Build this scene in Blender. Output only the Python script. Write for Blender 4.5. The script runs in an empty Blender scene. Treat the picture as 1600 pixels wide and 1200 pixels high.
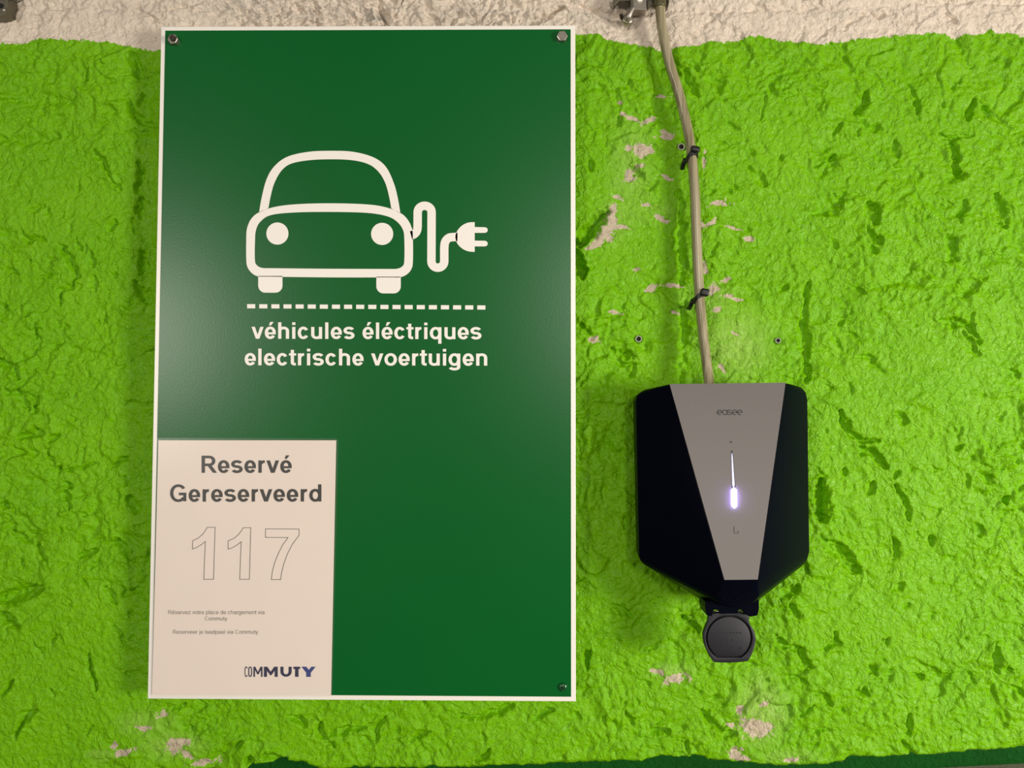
import bpy, bmesh, math
import numpy as np
from mathutils import Vector, Matrix
from mathutils.geometry import tessellate_polygon

SC = bpy.context.scene
COL = SC.collection

# ------------------------------------------------------------------ camera, world, lamps, exposure
F_PX = 1200.0
CAM = np.array([0.0, -0.936, 1.5])
PITCH, YAW, ROLL = 0.03839509, -0.01102389, 0.00230454


def cam_axes():
    cp, sp = math.cos(PITCH), math.sin(PITCH)
    cy, sy = math.cos(YAW), math.sin(YAW)
    cr, sr = math.cos(ROLL), math.sin(ROLL)
    f = np.array([sy * cp, cy * cp, sp])
    right = np.array([cy, -sy, 0.0])
    up = np.cross(right, f)
    return cr * right + sr * up, -sr * right + cr * up, f


RX, UX, FX = cam_axes()
cd = bpy.data.cameras.new('camera')
cd.sensor_width = 36.0
cd.lens = 36.0 * F_PX / 1600.0
cd.clip_start = 0.02
cam = bpy.data.objects.new('camera', cd)
COL.objects.link(cam)
m = Matrix(((RX[0], UX[0], -FX[0], CAM[0]), (RX[1], UX[1], -FX[1], CAM[1]),
            (RX[2], UX[2], -FX[2], CAM[2]), (0, 0, 0, 1)))
cam.matrix_world = m
SC.camera = cam

SC.view_settings.view_transform = 'Standard'
SC.view_settings.look = 'None'
SC.view_settings.gamma = 1.0
SC.view_settings.use_curve_mapping = False
SC.view_settings.exposure = 0.14

world = bpy.data.worlds.new('world')
SC.world = world
world.use_nodes = True
bg = world.node_tree.nodes['Background']
bg.inputs[0].default_value = (1.0, 0.95, 0.88, 1)
bg.inputs[1].default_value = 0.11


def lamp(name, loc, aim, sx, sy, power, col):
    d = bpy.data.lights.new(name, 'AREA')
    d.shape = 'RECTANGLE'
    d.size, d.size_y = sx, sy
    d.energy = power
    d.color = col
    o = bpy.data.objects.new(name, d)
    o.location = loc
    v = Vector(aim) - Vector(loc)
    o.rotation_euler = v.to_track_quat('-Z', 'Y').to_euler()
    COL.objects.link(o)
    return o


# tube luminaires of the garage: one behind on the left, one behind; a low lamp to the right
lamp('ceiling_lamp', (-2.25, -3.6, 1.97), (0, 0, 1.4), 0.28, 0.7, 42, (1.0, 0.93, 0.84))
lamp('ceiling_lamp', (0.75, -3.8, 2.2), (0, 0, 1.4), 0.35, 0.6, 34, (1.0, 0.93, 0.84))
lamp('garage_lamp', (2.35, -1.65, 1.36), (0.45, 0, 1.30), 0.6, 0.6, 18.5, (1.0, 0.93, 0.84)).data.spread = math.radians(95)


# ------------------------------------------------------------------ helpers
def ray(px, py):
    return FX + (px - 800.0) / F_PX * RX - (py - 600.0) / F_PX * UX


def on(px, py, Y):
    """real-world point of the plane y = Y that is measured at that pixel of the photograph"""
    d = ray(px, py)
    t = (Y - CAM[1]) / d[1]
    return Vector(CAM + t * d)


def on_plane(px, py, p0, n):
    d = Vector(ray(px, py))
    c = Vector(CAM)
    t = (p0 - c).dot(n) / d.dot(n)
    return c + d * t


def link(name, me, mat, parent=None, smooth=False):
    if mat is not None:
        me.materials.append(mat)
    o = bpy.data.objects.new(name, me)
    COL.objects.link(o)
    if parent is not None:
        o.parent = parent
        o.matrix_parent_inverse = Matrix.Translation(parent.location).inverted() if parent.type == 'EMPTY' else Matrix()
    if smooth:
        for p in me.polygons:
            p.use_smooth = True
    return o


def mesh(name, verts, faces, mat, parent=None, smooth=False, fix=True):
    me = bpy.data.meshes.new(name)
    me.from_pydata([tuple(v) for v in verts], [], faces)
    if fix:
        bm = bmesh.new()
        bm.from_mesh(me)
        bmesh.ops.recalc_face_normals(bm, faces=bm.faces)
        bm.to_mesh(me)
        bm.free()
    return link(name, me, mat, parent, smooth)


def from_bm(name, bm, mat, parent=None, smooth=False, bevel=0.0, seg=2, angle=30):
    if bevel > 0:
        es = [e for e in bm.edges if len(e.link_faces) == 2 and e.calc_face_angle(0) > math.radians(angle)]
        bmesh.ops.bevel(bm, geom=es, offset=bevel, segments=seg, affect='EDGES', profile=0.5, clamp_overlap=True)
    bmesh.ops.recalc_face_normals(bm, faces=bm.faces)
    me = bpy.data.meshes.new(name)
    bm.to_mesh(me)
    bm.free()
    o = link(name, me, mat, parent)
    if smooth:
        for p in me.polygons:
            p.use_smooth = True
        me.set_sharp_from_angle(angle=math.radians(40))
    return o


def empty(name, loc, label, cat, group=None):
    o = bpy.data.objects.new(name, None)
    o.empty_display_size = 0.05
    o.location = loc
    COL.objects.link(o)
    return tag(o, label, cat, group)


def tag(o, label, cat, group=None):
    o['label'] = label
    o['category'] = cat
    if group:
        o['group'] = group
    return o


def flat_fill(name, loops3, mat, parent):
    """fill closed loops (first outer, others holes) of coplanar world points"""
    loops = [[Vector(p) for p in lp] for lp in loops3]
    tris = tessellate_polygon(loops)
    vs = [p for lp in loops for p in lp]
    o = mesh(name, vs, [tuple(t) for t in tris], mat, parent, fix=False)
    face_camera_side(o.data)
    return o


def face_camera_side(me):
    bm = bmesh.new()
    bm.from_mesh(me)
    bm.normal_update()
    for f in bm.faces:
        if f.normal.y > 0:
            f.normal_flip()
    bm.to_mesh(me)
    bm.free()


def slab(name, loop, depth, mat, parent=None, bevel=0.0, seg=2, smooth=False, holes=()):
    """extrude a loop of world points (front face) backwards (+y) by depth, holes allowed"""
    loops = [[Vector(p) for p in loop]] + [[Vector(p) for p in h] for h in holes]
    tris = tessellate_polygon(loops)
    flat = [p for lp in loops for p in lp]
    n = len(flat)
    back = [p + Vector((0, depth, 0)) for p in flat]
    vs = flat + back
    fs = [tuple(t) for t in tris] + [tuple(n + i for i in reversed(t)) for t in tris]
    k = 0
    for lp in loops:
        c = len(lp)
        for i in range(c):
            a, b = k + i, k + (i + 1) % c
            fs.append((a, b, n + b, n + a))
        k += c
    bm = bmesh.new()
    bv = [bm.verts.new(v) for v in vs]
    for f in fs:
        try:
            bm.faces.new([bv[i] for i in f])
        except ValueError:
            pass
    bmesh.ops.recalc_face_normals(bm, faces=bm.faces)
    bmesh.ops.dissolve_limit(bm, angle_limit=math.radians(0.5), verts=bm.verts, edges=bm.edges)
    return from_bm(name, bm, mat, parent, smooth, bevel, seg)


def tube(path, r, seg=16, cap=True):
    pts = [Vector(p) for p in path]
    vs, fs = [], []
    n = len(pts)
    u = None
    for i, p in enumerate(pts):
        t = (pts[min(i + 1, n - 1)] - pts[max(i - 1, 0)]).normalized()
        if u is None:
            u = t.cross(Vector((0, 1, 0)))
            if u.length < 1e-4:
                u = t.cross(Vector((1, 0, 0)))
        u = (u - t * u.dot(t)).normalized()
        w = t.cross(u)
        rr = r[i] if isinstance(r, (list, tuple)) else r
        for k in range(seg):
            a = 2 * math.pi * k / seg
            vs.append(p + (u * math.cos(a) + w * math.sin(a)) * rr)
    for i in range(n - 1):
        for k in range(seg):
            a, b = i * seg + k, i * seg + (k + 1) % seg
            fs.append((a, b, b + seg, a + seg))
    if cap:
        fs.append(tuple(range(seg)))
        fs.append(tuple((n - 1) * seg + k for k in range(seg)))
    return vs, fs


def catmull(pts, n=8, closed=False):
    P = [np.array(p, float) for p in pts]
    N = len(P)
    out = []
    rng = range(N) if closed else range(N - 1)
    for i in rng:
        if closed:
            a, b, c, d = P[i - 1], P[i], P[(i + 1) % N], P[(i + 2) % N]
        else:
            a, b, c, d = P[max(i - 1, 0)], P[i], P[i + 1], P[min(i + 2, N - 1)]
        for k in range(n):
            t = k / n
            out.append(0.5 * (2 * b + (c - a) * t + (2 * a - 5 * b + 4 * c - d) * t * t + (3 * b - a - 3 * c + d) * t ** 3))
    if not closed:
        out.append(P[-1])
    return out


# ------------------------------------------------------------------ materials
def material(name, base, rough=0.5, metal=0.0, coat=0.0, spec=0.5, emis=None, strength=0.0,
             var=0.0, var_scale=60.0, bump=0.0, bump_scale=300.0):
    mt = bpy.data.materials.new(name)
    mt.use_nodes = True
    nt = mt.node_tree
    b = nt.nodes['Principled BSDF']
    b.inputs['Base Color'].default_value = (*base, 1)
    b.inputs['Roughness'].default_value = rough
    b.inputs['Metallic'].default_value = metal
    b.inputs['Coat Weight'].default_value = coat
    b.inputs['Specular IOR Level'].default_value = spec
    if emis:
        b.inputs['Emission Color'].default_value = (*emis, 1)
        b.inputs['Emission Strength'].default_value = strength
    tc = nt.nodes.new('ShaderNodeTexCoord')
    if var > 0:
        n = nt.nodes.new('ShaderNodeTexNoise')
        n.inputs['Scale'].default_value = var_scale
        n.inputs['Detail'].default_value = 4
        nt.links.new(tc.outputs['Object'], n.inputs['Vector'])
        mx = nt.nodes.new('ShaderNodeMix')
        mx.data_type = 'RGBA'
        mx.inputs['A'].default_value = (*[c * (1 - var) for c in base], 1)
        mx.inputs['B'].default_value = (*[min(1, c * (1 + var)) for c in base], 1)
        nt.links.new(n.outputs['Fac'], mx.inputs['Factor'])
        nt.links.new(mx.outputs['Result'], b.inputs['Base Color'])
    if bump > 0:
        n2 = nt.nodes.new('ShaderNodeTexNoise')
        n2.inputs['Scale'].default_value = bump_scale
        n2.inputs['Detail'].default_value = 3
        nt.links.new(tc.outputs['Object'], n2.inputs['Vector'])
        bp = nt.nodes.new('ShaderNodeBump')
        bp.inputs['Strength'].default_value = bump
        bp.inputs['Distance'].default_value = 0.001
        nt.links.new(n2.outputs['Fac'], bp.inputs['Height'])
        nt.links.new(bp.outputs['Normal'], b.inputs['Normal'])
    return mt


M_WHITE = material('white_panel', (0.90, 0.86, 0.79), 0.35)
M_GREEN = material('sign_green', (0.0004, 0.106, 0.017), 0.29, var=0.05, var_scale=9, bump=0.05, bump_scale=500, spec=0.3)
M_VINYL = material('white_vinyl', (0.92, 0.87, 0.80), 0.4)
M_PAPER = material('paper', (0.85, 0.735, 0.65), 0.6, var=0.02, var_scale=20)
M_INK = material('black_ink', (0.02, 0.018, 0.016), 0.5)
M_GREYINK = material('grey_ink', (0.16, 0.14, 0.12), 0.5)
M_NAVY = material('navy_ink', (0.012, 0.012, 0.06), 0.5)
M_BLUEINK = material('blue_ink', (0.02, 0.04, 0.20), 0.5)
M_ZINC = material('zinc', (0.42, 0.38, 0.32), 0.35, metal=0.9, var=0.25, var_scale=400)
M_DARKZINC = material('dark_zinc', (0.16, 0.15, 0.11), 0.4, metal=0.8, var=0.25, var_scale=300)
M_RUST = material('threaded_end', (0.03, 0.02, 0.012), 0.7)
M_GREENCAP = material('green_screw_cap', (0.002, 0.09, 0.015), 0.25)
M_BLACK = material('black_plastic', (0.0012, 0.0018, 0.006), 0.34, spec=0.05, bump=0.05, bump_scale=900)
M_COVER = material('charcoal_rubber', (0.008, 0.008, 0.013), 0.55, bump=0.06, bump_scale=900)
M_GAP = material('black_recess', (0.003, 0.003, 0.004), 0.8)
M_PLATE = material('anthracite_plate', (0.143, 0.128, 0.122), 0.45, metal=0.2, var=0.06, var_scale=900, bump=0.05, bump_scale=1500)
M_MARK = material('black_print', (0.012, 0.011, 0.011), 0.5)
M_TIE = material('black_nylon', (0.004, 0.004, 0.005), 0.45)
M_PLUGRING = material('grey_plug', (0.30, 0.34, 0.20), 0.5)
M_LED = material('lit_led', (0.9, 0.9, 1.0), 0.3, emis=(0.42, 0.33, 1.0), strength=40.0)
M_LEDDIM = material('dim_led', (0.5, 0.5, 0.7), 0.3, emis=(0.62, 0.62, 1.0), strength=0.9)
M_CONC = material('concrete', (0.42, 0.36, 0.27), 0.9, var=0.25, var_scale=60, bump=0.5, bump_scale=200)
M_FLOOR = material('concrete_floor', (0.22, 0.21, 0.19), 0.8, var=0.2, var_scale=6, bump=0.2, bump_scale=60)


def cable_material():
    mt = bpy.data.materials.new('clear_sheathed_cable')
    mt.use_nodes = True
    nt = mt.node_tree
    b = nt.nodes['Principled BSDF']
    b.inputs['Roughness'].default_value = 0.28
    b.inputs['Coat Weight'].default_value = 0.5
    b.inputs['Coat Roughness'].default_value = 0.15
    tc = nt.nodes.new('ShaderNodeTexCoord')
    mp = nt.nodes.new('ShaderNodeMapping')
    mp.inputs['Scale'].default_value = (260, 260, 4)
    n = nt.nodes.new('ShaderNodeTexNoise')
    n.inputs['Scale'].default_value = 1.0
    n.inputs['Detail'].default_value = 3
    nt.links.new(tc.outputs['Object'], mp.inputs['Vector'])
    nt.links.new(mp.outputs['Vector'], n.inputs['Vector'])
    cr = nt.nodes.new('ShaderNodeValToRGB')
    cr.color_ramp.elements[0].position = 0.35
    cr.color_ramp.elements[0].color = (0.19, 0.16, 0.075, 1)
    cr.color_ramp.elements[1].position = 0.65
    cr.color_ramp.elements[1].color = (0.40, 0.35, 0.22, 1)
    nt.links.new(n.outputs['Fac'], cr.inputs['Fac'])
    nt.links.new(cr.outputs['Color'], b.inputs['Base Color'])
    bp = nt.nodes.new('ShaderNodeBump')
    bp.inputs['Strength'].default_value = 0.25
    bp.inputs['Distance'].default_value = 0.001
    nt.links.new(n.outputs['Fac'], bp.inputs['Height'])
    nt.links.new(bp.outputs['Normal'], b.inputs['Normal'])
    return mt


M_CABLE = cable_material()
M_SLEEVE = material('olive_sleeve', (0.085, 0.075, 0.03), 0.35, var=0.15, var_scale=200)


def film_material():
    mt = bpy.data.materials.new('laminate_film')
    mt.use_nodes = True
    nt = mt.node_tree
    for n in list(nt.nodes):
        nt.nodes.remove(n)
    out = nt.nodes.new('ShaderNodeOutputMaterial')
    tr = nt.nodes.new('ShaderNodeBsdfTransparent')
    df = nt.nodes.new('ShaderNodeBsdfDiffuse')
    df.inputs['Color'].default_value = (0.85, 0.8, 0.74, 1)
    gl = nt.nodes.new('ShaderNodeBsdfGlossy')
    gl.inputs['Roughness'].default_value = 0.22
    m1 = nt.nodes.new('ShaderNodeMixShader')
    m1.inputs[0].default_value = 0.014
    m2 = nt.nodes.new('ShaderNodeMixShader')
    m2.inputs[0].default_value = 0.025
    nt.links.new(tr.outputs[0], m1.inputs[1])
    nt.links.new(df.outputs[0], m1.inputs[2])
    nt.links.new(m1.outputs[0], m2.inputs[1])
    nt.links.new(gl.outputs[0], m2.inputs[2])
    nt.links.new(m2.outputs[0], out.inputs[0])
    return mt


M_FILM = film_material()

# ------------------------------------------------------------------ the rough painted wall
rng = np.random.default_rng(7)


def smoothstep(t):
    return t * t * t * (t * (t * 6 - 15) + 10)


def gnoise(x, z, lam, seed):
    r = np.random.default_rng(seed)
    N = 256
    ang = r.uniform(0, 2 * np.pi, (N, N))
    gx, gz = np.cos(ang), np.sin(ang)
    X, Z = x / lam + 57.3, z / lam + 31.7
    xi, zi = np.floor(X).astype(int), np.floor(Z).astype(int)
    fx, fz = X - xi, Z - zi
    u, v = smoothstep(fx), smoothstep(fz)

    def dot(i, j):
        a, b = (xi + i) % N, (zi + j) % N
        return gx[a, b] * (fx - i) + gz[a, b] * (fz - j)
    return ((1 - u) * (1 - v) * dot(0, 0) + u * (1 - v) * dot(1, 0) + (1 - u) * v * dot(0, 1) + u * v * dot(1, 1)) * 1.5


def fbm(x, z, lam, seed, octv=4, gain=0.5):
    s, a = 0, 1.0
    for o in range(octv):
        s = s + a * gnoise(x, z, lam / 2 ** o, seed + o)
        a *= gain
    return s


def facets(x, z, lam, seed, aspect=1.0):
    """broken-stone facets: every cell is a randomly tilted plane of its own level"""
    r = np.random.default_rng(seed)
    N = 128
    jx, jz = r.uniform(0, 1, (N, N)), r.uniform(0, 1, (N, N))
    off = r.normal(0, 0.45, (N, N))
    ax, az = r.normal(0, 0.8, (N, N)), r.normal(0, 0.8, (N, N))
    X, Z = x / lam + 40, z / (lam * aspect) + 40
    xi, zi = np.floor(X).astype(int), np.floor(Z).astype(int)
    best = np.full(X.shape, 1e9)
    sec = np.full(X.shape, 1e9)
    h = np.zeros(X.shape)
    for i in (-1, 0, 1):
        for j in (-1, 0, 1):
            a, b = (xi + i) % N, (zi + j) % N
            dx, dz = X - (xi + i + jx[a, b]), Z - (zi + j + jz[a, b])
            d = dx * dx + dz * dz
            val = off[a, b] + ax[a, b] * dx + az[a, b] * dz
            m1 = d < best
            sec = np.where(m1, best, np.minimum(sec, d))
            h = np.where(m1, val, h)
            best = np.where(m1, d, best)
    return h, np.sqrt(sec) - np.sqrt(best)


def blur(h, n=1):
    for _ in range(n):
        p = np.pad(h, 1, mode='edge')
        h = (p[:-2, 1:-1] + p[2:, 1:-1] + p[1:-1, :-2] + p[1:-1, 2:] + 4 * p[1:-1, 1:-1]) / 8
    return h


STEP = 0.0014
xs = np.concatenate([np.arange(-1.8, -0.84, 0.03), np.arange(-0.82, 0.82, STEP), np.arange(0.84, 1.8, 0.03)])
zs = np.concatenate([np.arange(0.0, 1.04, 0.03), np.arange(1.05, 2.13, STEP), np.arange(2.15, 2.8, 0.03)])
GX, GZ = np.meshgrid(xs, zs)


def to_px(x, z, Y=0.0):
    dx, dy, dz = x - CAM[0], Y - CAM[1], z - CAM[2]
    d = dx * FX[0] + dy * FX[1] + dz * FX[2]
    return (800 + F_PX * (dx * RX[0] + dy * RX[1] + dz * RX[2]) / d,
            600 - F_PX * (dx * UX[0] + dy * UX[1] + dz * UX[2]) / d)


PXm, PYm = to_px(GX, GZ)          # the wall's own measuring grid: 1 unit = 0.78 mm on the wall

wx = GX + 0.022 * fbm(GX, GZ, 0.09, 11, 3)
wz = GZ + 0.022 * fbm(GX, GZ, 0.09, 21, 3)
h = 0.0060 * fbm(GX, GZ, 0.34, 31, 3)
f1, e1 = facets(wx, wz, 0.085, 41, 0.8)
f2, e2 = facets(wx + 0.006 * gnoise(GX, GZ, 0.02, 5), wz + 0.006 * gnoise(GX, GZ, 0.02, 6), 0.034, 51, 0.9)
f3, e3 = facets(wx + 0.003 * gnoise(GX, GZ, 0.012, 7), wz + 0.003 * gnoise(GX, GZ, 0.012, 8), 0.015, 61, 0.8)
f4, e4 = facets(GX + 0.002 * gnoise(GX, GZ, 0.008, 9), GZ + 0.002 * gnoise(GX, GZ, 0.008, 10), 0.0075, 65, 0.8)
amp = 0.9 + 0.9 * np.clip(fbm(GX, GZ, 0.20, 71, 2), -0.8, 0.9)          # calm and busy areas
s1 = np.clip(e1 / 0.18, 0, 1)
h += 0.0020 * f1 * amp * s1 + 0.0019 * f2 * amp * np.clip(e2 / 0.12, 0, 1) + 0.0013 * f3 * amp * np.clip(e3 / 0.1, 0.2, 1) + 0.00075 * f4 * (0.6 + 0.4 * amp)
rid = np.abs(fbm(wx, wz, 0.026, 91, 3))
h += 0.0015 * rid * amp
wob = fbm(GX, GZ, 0.0065, 97, 3)                                         # fine wobble, also used for ragged edges
h += 0.00030 * wob
cr = fbm(wx, wz, 0.045, 171, 3)
cm = np.clip(3.0 * (gnoise(GX, GZ, 0.035, 181) - 0.02), 0, 1)
h -= 0.0019 * np.exp(-(cr / 0.055) ** 2) * cm * np.clip(amp, 0.3, 1.5)            # short curved creases

# hollows, crevices and edges measured on the photograph: x0,y0,...,width,depth(mm)
ST = [
 ((1318,70,1325,105),5,3),((1350,145,1340,175),10,6),((1345,190,1378,203),6,4),((1315,190,1305,215),6,4),
 ((1425,130,1435,185),6,5),((1400,220,1405,245),8,5),((1525,150,1515,185),8,6),((1535,160,1550,180),7,6),
 ((1490,215,1495,260,1500,280),10,6),((1480,280,1510,270),10,5),((1275,260,1300,245),8,5),((1470,210,1520,215),7,4),
 ((1358,318,1372,350),10,7),((1355,350,1362,370,1375,380),7,6),((1360,385,1370,400),8,5),((1300,372,1305,385),6,4),
 ((1480,370,1488,405),7,5),((1495,345,1505,315),8,5),((1555,310,1570,345),13,6),((1555,352,1570,357),5,4),
 ((1465,500,1510,510,1530,535),9,6),((1500,520,1525,545),6,5),((1510,545,1530,550),5,4),((1235,445,1222,455),5,4),
 ((1262,440,1258,500,1262,600),8,5),((1310,530,1320,545),4,3),((1520,440,1500,465),13,4),((1280,330,1320,310),20,5),
 ((1340,555,1385,575),7,4),((1575,575,1590,590),7,4),((1310,640,1325,675,1345,690,1370,685),8,7),
 ((1345,700,1375,720,1385,725),10,7),((1395,745,1405,735),6,4),((1400,755,1415,790,1420,815),6,6),
 ((1280,750,1285,770,1280,800,1282,815),17,11),((1270,730,1290,742),5,4),((1320,730,1318,745),6,5),
 ((1355,768,1365,757),8,5),((1288,845,1310,860,1330,880,1345,895),14,8),((1395,840,1405,855,1400,878),5,5),
 ((1455,840,1462,850),8,5),((1510,745,1515,760),6,4),((1530,740,1555,755),8,4),((1570,785,1578,780),8,7),
 ((1495,702,1500,697),8,6),((1400,645,1412,660),6,5),((1525,815,1540,838),5,5),((1220,935,1245,920),14,6),
 ((1235,945,1250,960),10,6),((1215,1000,1250,1020,1262,1040),10,7),((1305,990,1312,1005,1290,1015),6,6),
 ((1388,1010,1392,1003),6,6),((1240,1060,1270,1040),7,4),((1340,1080,1355,1085),8,6),((1360,1040,1370,1052),7,5),
 ((1425,1055,1445,1065),6,6),((1270,1085,1295,1100),7,5),((1420,1120,1420,1145),6,5),((1410,1155,1430,1180),6,6),
 ((1555,1010,1560,1050),10,6),((1580,1070,1600,1085),6,5),((1250,1120,1270,1105),5,5),((1270,1140,1295,1142),6,5),
 ((1068,100,1090,110),8,5),((1075,120,1085,150),10,6),((1115,115,1120,140),16,5),((1190,145,1192,170,1185,187),4,4),
 ((1135,195,1150,200),5,4),((1170,230,1180,240),7,4),((1220,240,1222,250),5,5),((1170,260,1200,290),6,4),
 ((918,250,925,265),8,5),((985,268,1000,275),12,6),((903,378,925,358,950,330),15,12),((903,390,910,430),12,10),
 ((1063,300,1065,380,1064,440),11,5),((1070,480,1066,600),11,5),((1110,400,1120,380),4,3),((940,500,965,490),5,4),
 ((905,505,925,520),6,5),((960,545,990,560),8,5),((965,570,995,572),5,5),((995,572,985,590),5,5),
 ((33,360,38,372,70,376),6,4),((95,378,105,400,118,420,115,440),9,6),((115,445,90,455,92,475),6,5),((45,330,65,328),5,3),
 ((88,410,75,412),5,3),((140,395,145,415),6,4),((140,430,143,452),6,4),((208,345,210,368),4,4),((218,385,222,415,215,430),7,6),
 ((212,440,217,470),9,7),((220,300,217,340),6,6),((10,420,25,430),6,4),((175,340,170,358),6,4),
 ((145,110,133,125),4,4),((150,235,170,265,190,300),6,5),((215,250,217,295),7,6),((205,80,215,120),12,6),
 ((0,222,90,212),10,3),((205,165,220,190,240,190),7,5),((20,155,120,160),14,3),
 ((10,610,50,620),6,4),((55,620,58,645),8,5),((25,615,45,640),7,5),((35,678,70,676),9,6),((75,690,92,680),7,6),
 ((78,700,80,720),5,5),((22,700,55,710),6,4),((105,735,130,732,150,725),4,5),((175,728,195,715),5,5),((88,725,90,735),6,5),
 ((100,757,110,762),9,6),((100,770,110,790),8,5),((198,745,200,758),5,5),((205,780,215,800),10,6),((0,783,20,790),10,6),
 ((0,938,45,922,70,915),16,9),((0,965,30,975),12,8),((90,985,82,1015),4,4),((140,1030,142,1050,150,1080),8,7),
 ((20,1065,0,1090),7,6),((60,1105,35,1120,30,1150),9,7),((80,1080,85,1090),6,5),((180,980,205,1010),6,5),
 ((195,930,205,920),9,6),((165,920,180,940),7,5),((0,560,30,590),10,6),((60,855,75,880),9,6),((20,830,40,850),10,6),
 ((120,870,150,860),9,5),((180,840,200,870),9,6),
 ((270,1110,290,1100),8,5),((285,1135,305,1140),6,5),((370,1165,380,1155),8,7),((455,1115,480,1130),10,7),
 ((495,1125,500,1145,520,1165),9,7),((520,1145,570,1140),6,6),((585,1160,600,1120),6,5),((640,1160,670,1140),7,5),
 ((720,1120,760,1118,800,1105),9,6),((745,1188,770,1175),8,7),((830,1118,870,1110),6,5),((978,1110,990,1130),8,6),
 ((1075,1150,1078,1175),5,6),((1065,1180,1090,1184),4,5),((1100,1115,1125,1145),9,7),((1015,1145,1045,1145),7,6),
 ((1150,1140,1130,1150),7,5),((960,940,985,965),7,5),((920,1020,915,1050),6,5),((1000,1020,1030,1008),5,4),
 ((1065,965,1090,985),10,7),((415,1180,460,1195),12,9),((385,1195,395,1185),10,8),
 ((205,12,240,24,262,30),6,4),((265,20,300,8),6,4),((370,30,380,42),5,4),((490,5,500,25,490,40),7,5),((595,5,600,35),9,6),
 ((700,0,705,12),5,4),((830,35,880,12),8,7),((868,10,880,14),7,8),((905,8,930,22,980,26),8,7),((1340,22,1400,25),5,4),
 ((1485,20,1493,35),5,6),((1100,40,1125,15),12,3),((1315,45,1345,22,1400,20),6,4),((45,42,60,45),4,3),((55,30,85,30),4,3),
 ((1050,17,1200,17,1300,14,1420,6,1600,2),7,2.5),((10,16,130,13,190,16),8,3),((1297,0,1298,50),3,1.5),((1255,45,1254,66),3,1.5),
 ((1040,50,1038,70),5,2),((300,15,420,18,470,12),7,3.5),((480,20,560,30),6,3),((700,28,800,30),7,3),
]
for _ in range(190):                      # the many small nicks between the big ones
    x_, y_ = rng.uniform(0, 1600), rng.uniform(80, 1175)
    if 255 < x_ < 890 and y_ < 1085:
        continue
    l_, a_ = rng.uniform(5, 22), rng.uniform(0, math.pi)
    ST.append(((x_, y_, x_ + l_ * math.cos(a_), y_ + l_ * math.sin(a_)), rng.uniform(2.5, 5.5), rng.uniform(2, 4.5)))


def seg_dist(ax, ay, bx, by, X, Y):
    vx, vy = bx - ax, by - ay
    L = vx * vx + vy * vy + 1e-9
    t = np.clip(((X - ax) * vx + (Y - ay) * vy) / L, 0, 1)
    return np.hypot(X - ax - t * vx, Y - ay - t * vy), t


jitx = 6.5 * fbm(GX, GZ, 0.022, 131, 3)
jitz = 6.5 * fbm(GX, GZ, 0.022, 141, 3)
jx_, jz_ = PXm + jitx, PYm + jitz
for pts, w, dep in ST:
    P = [(pts[i], pts[i + 1]) for i in range(0, len(pts), 2)]
    x0, x1 = min(p[0] for p in P) - 3 * w - 10, max(p[0] for p in P) + 3 * w + 10
    y0, y1 = min(p[1] for p in P) - 3 * w - 10, max(p[1] for p in P) + 3 * w + 10
    rows = np.where((PYm.max(1) >= y0) & (PYm.min(1) <= y1))[0]
    cols = np.where((PXm.max(0) >= x0) & (PXm.min(0) <= x1))[0]
    if len(rows) == 0 or len(cols) == 0:
        continue
    sl = (slice(rows[0], rows[-1] + 1), slice(cols[0], cols[-1] + 1))
    lens = [math.dist(a, b) for a, b in zip(P[:-1], P[1:])]
    tot, run = sum(lens), 0.0
    best = along = None
    for a, b, l in zip(P[:-1], P[1:], lens):
        d, t = seg_dist(*a, *b, jx_[sl], jz_[sl])
        al = (run + t * l) / tot
        run += l
        if best is None:
            best, along = d, al
        else:
            along = np.where(d < best, al, along)
            best = np.minimum(best, d)
    wl = w * (0.30 + 0.80 * np.sin(np.pi * (0.08 + 0.84 * along)))
    best = best + 0.30 * w * wob[sl] + 0.18 * w * f2[sl]
    k = np.clip(1 - best / (0.85 * wl), 0, 1)
    prof = np.minimum(1, k * (1.15 + 0.5 * (f2[sl] > 0)))
    rim = np.exp(-((best - 1.05 * wl) / (0.45 * w)) ** 2)
    h[sl] += -0.0015 * dep * prof * np.clip(0.85 + 0.35 * wob[sl], 0.3, 1.3) + 0.00012 * dep * rim

# little pits
for _ in range(150):
    cx, cy, r0 = rng.uniform(0, 1600), rng.uniform(70, 1180), rng.uniform(2, 4.5)
    rows = np.where((PYm.max(1) >= cy - 14) & (PYm.min(1) <= cy + 14))[0]
    cols = np.where((PXm.max(0) >= cx - 14) & (PXm.min(0) <= cx + 14))[0]
    sl = (slice(rows[0], rows[-1] + 1), slice(cols[0], cols[-1] + 1))
    d = np.hypot((jx_[sl] - cx), (jz_[sl] - cy) * rng.uniform(0.8, 1.8))
    h[sl] -= 0.0045 * np.clip(1.4 - d / r0, 0, 1)

# smooth patched plaster around the cable and the drilled plugs
patch = np.zeros_like(h)
for cx, cy, rx, ry in ((1165, 515, 95, 90), (1120, 560, 60, 45), (975, 400, 60, 50)):
    patch = np.maximum(patch, np.clip(1.5 - 1.5 * np.hypot((jx_ - cx) / rx, (jz_ - cy) / ry), 0, 1))
patch = np.clip(patch, 0, 0.75)
h = h * (1 - patch) + blur(h, 12) * 0.6 * patch
# a shallow recessed bay left of the cable, a raised bay right of it
bay = np.clip((jx_ - 1017) / 2.5, 0, 1) * np.clip((1060 - jx_) / 12, 0, 1) * np.clip((jz_ - 70) / 8, 0, 1) * np.clip((205 - jz_) / 30, 0, 1)
h -= 0.004 * bay
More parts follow.
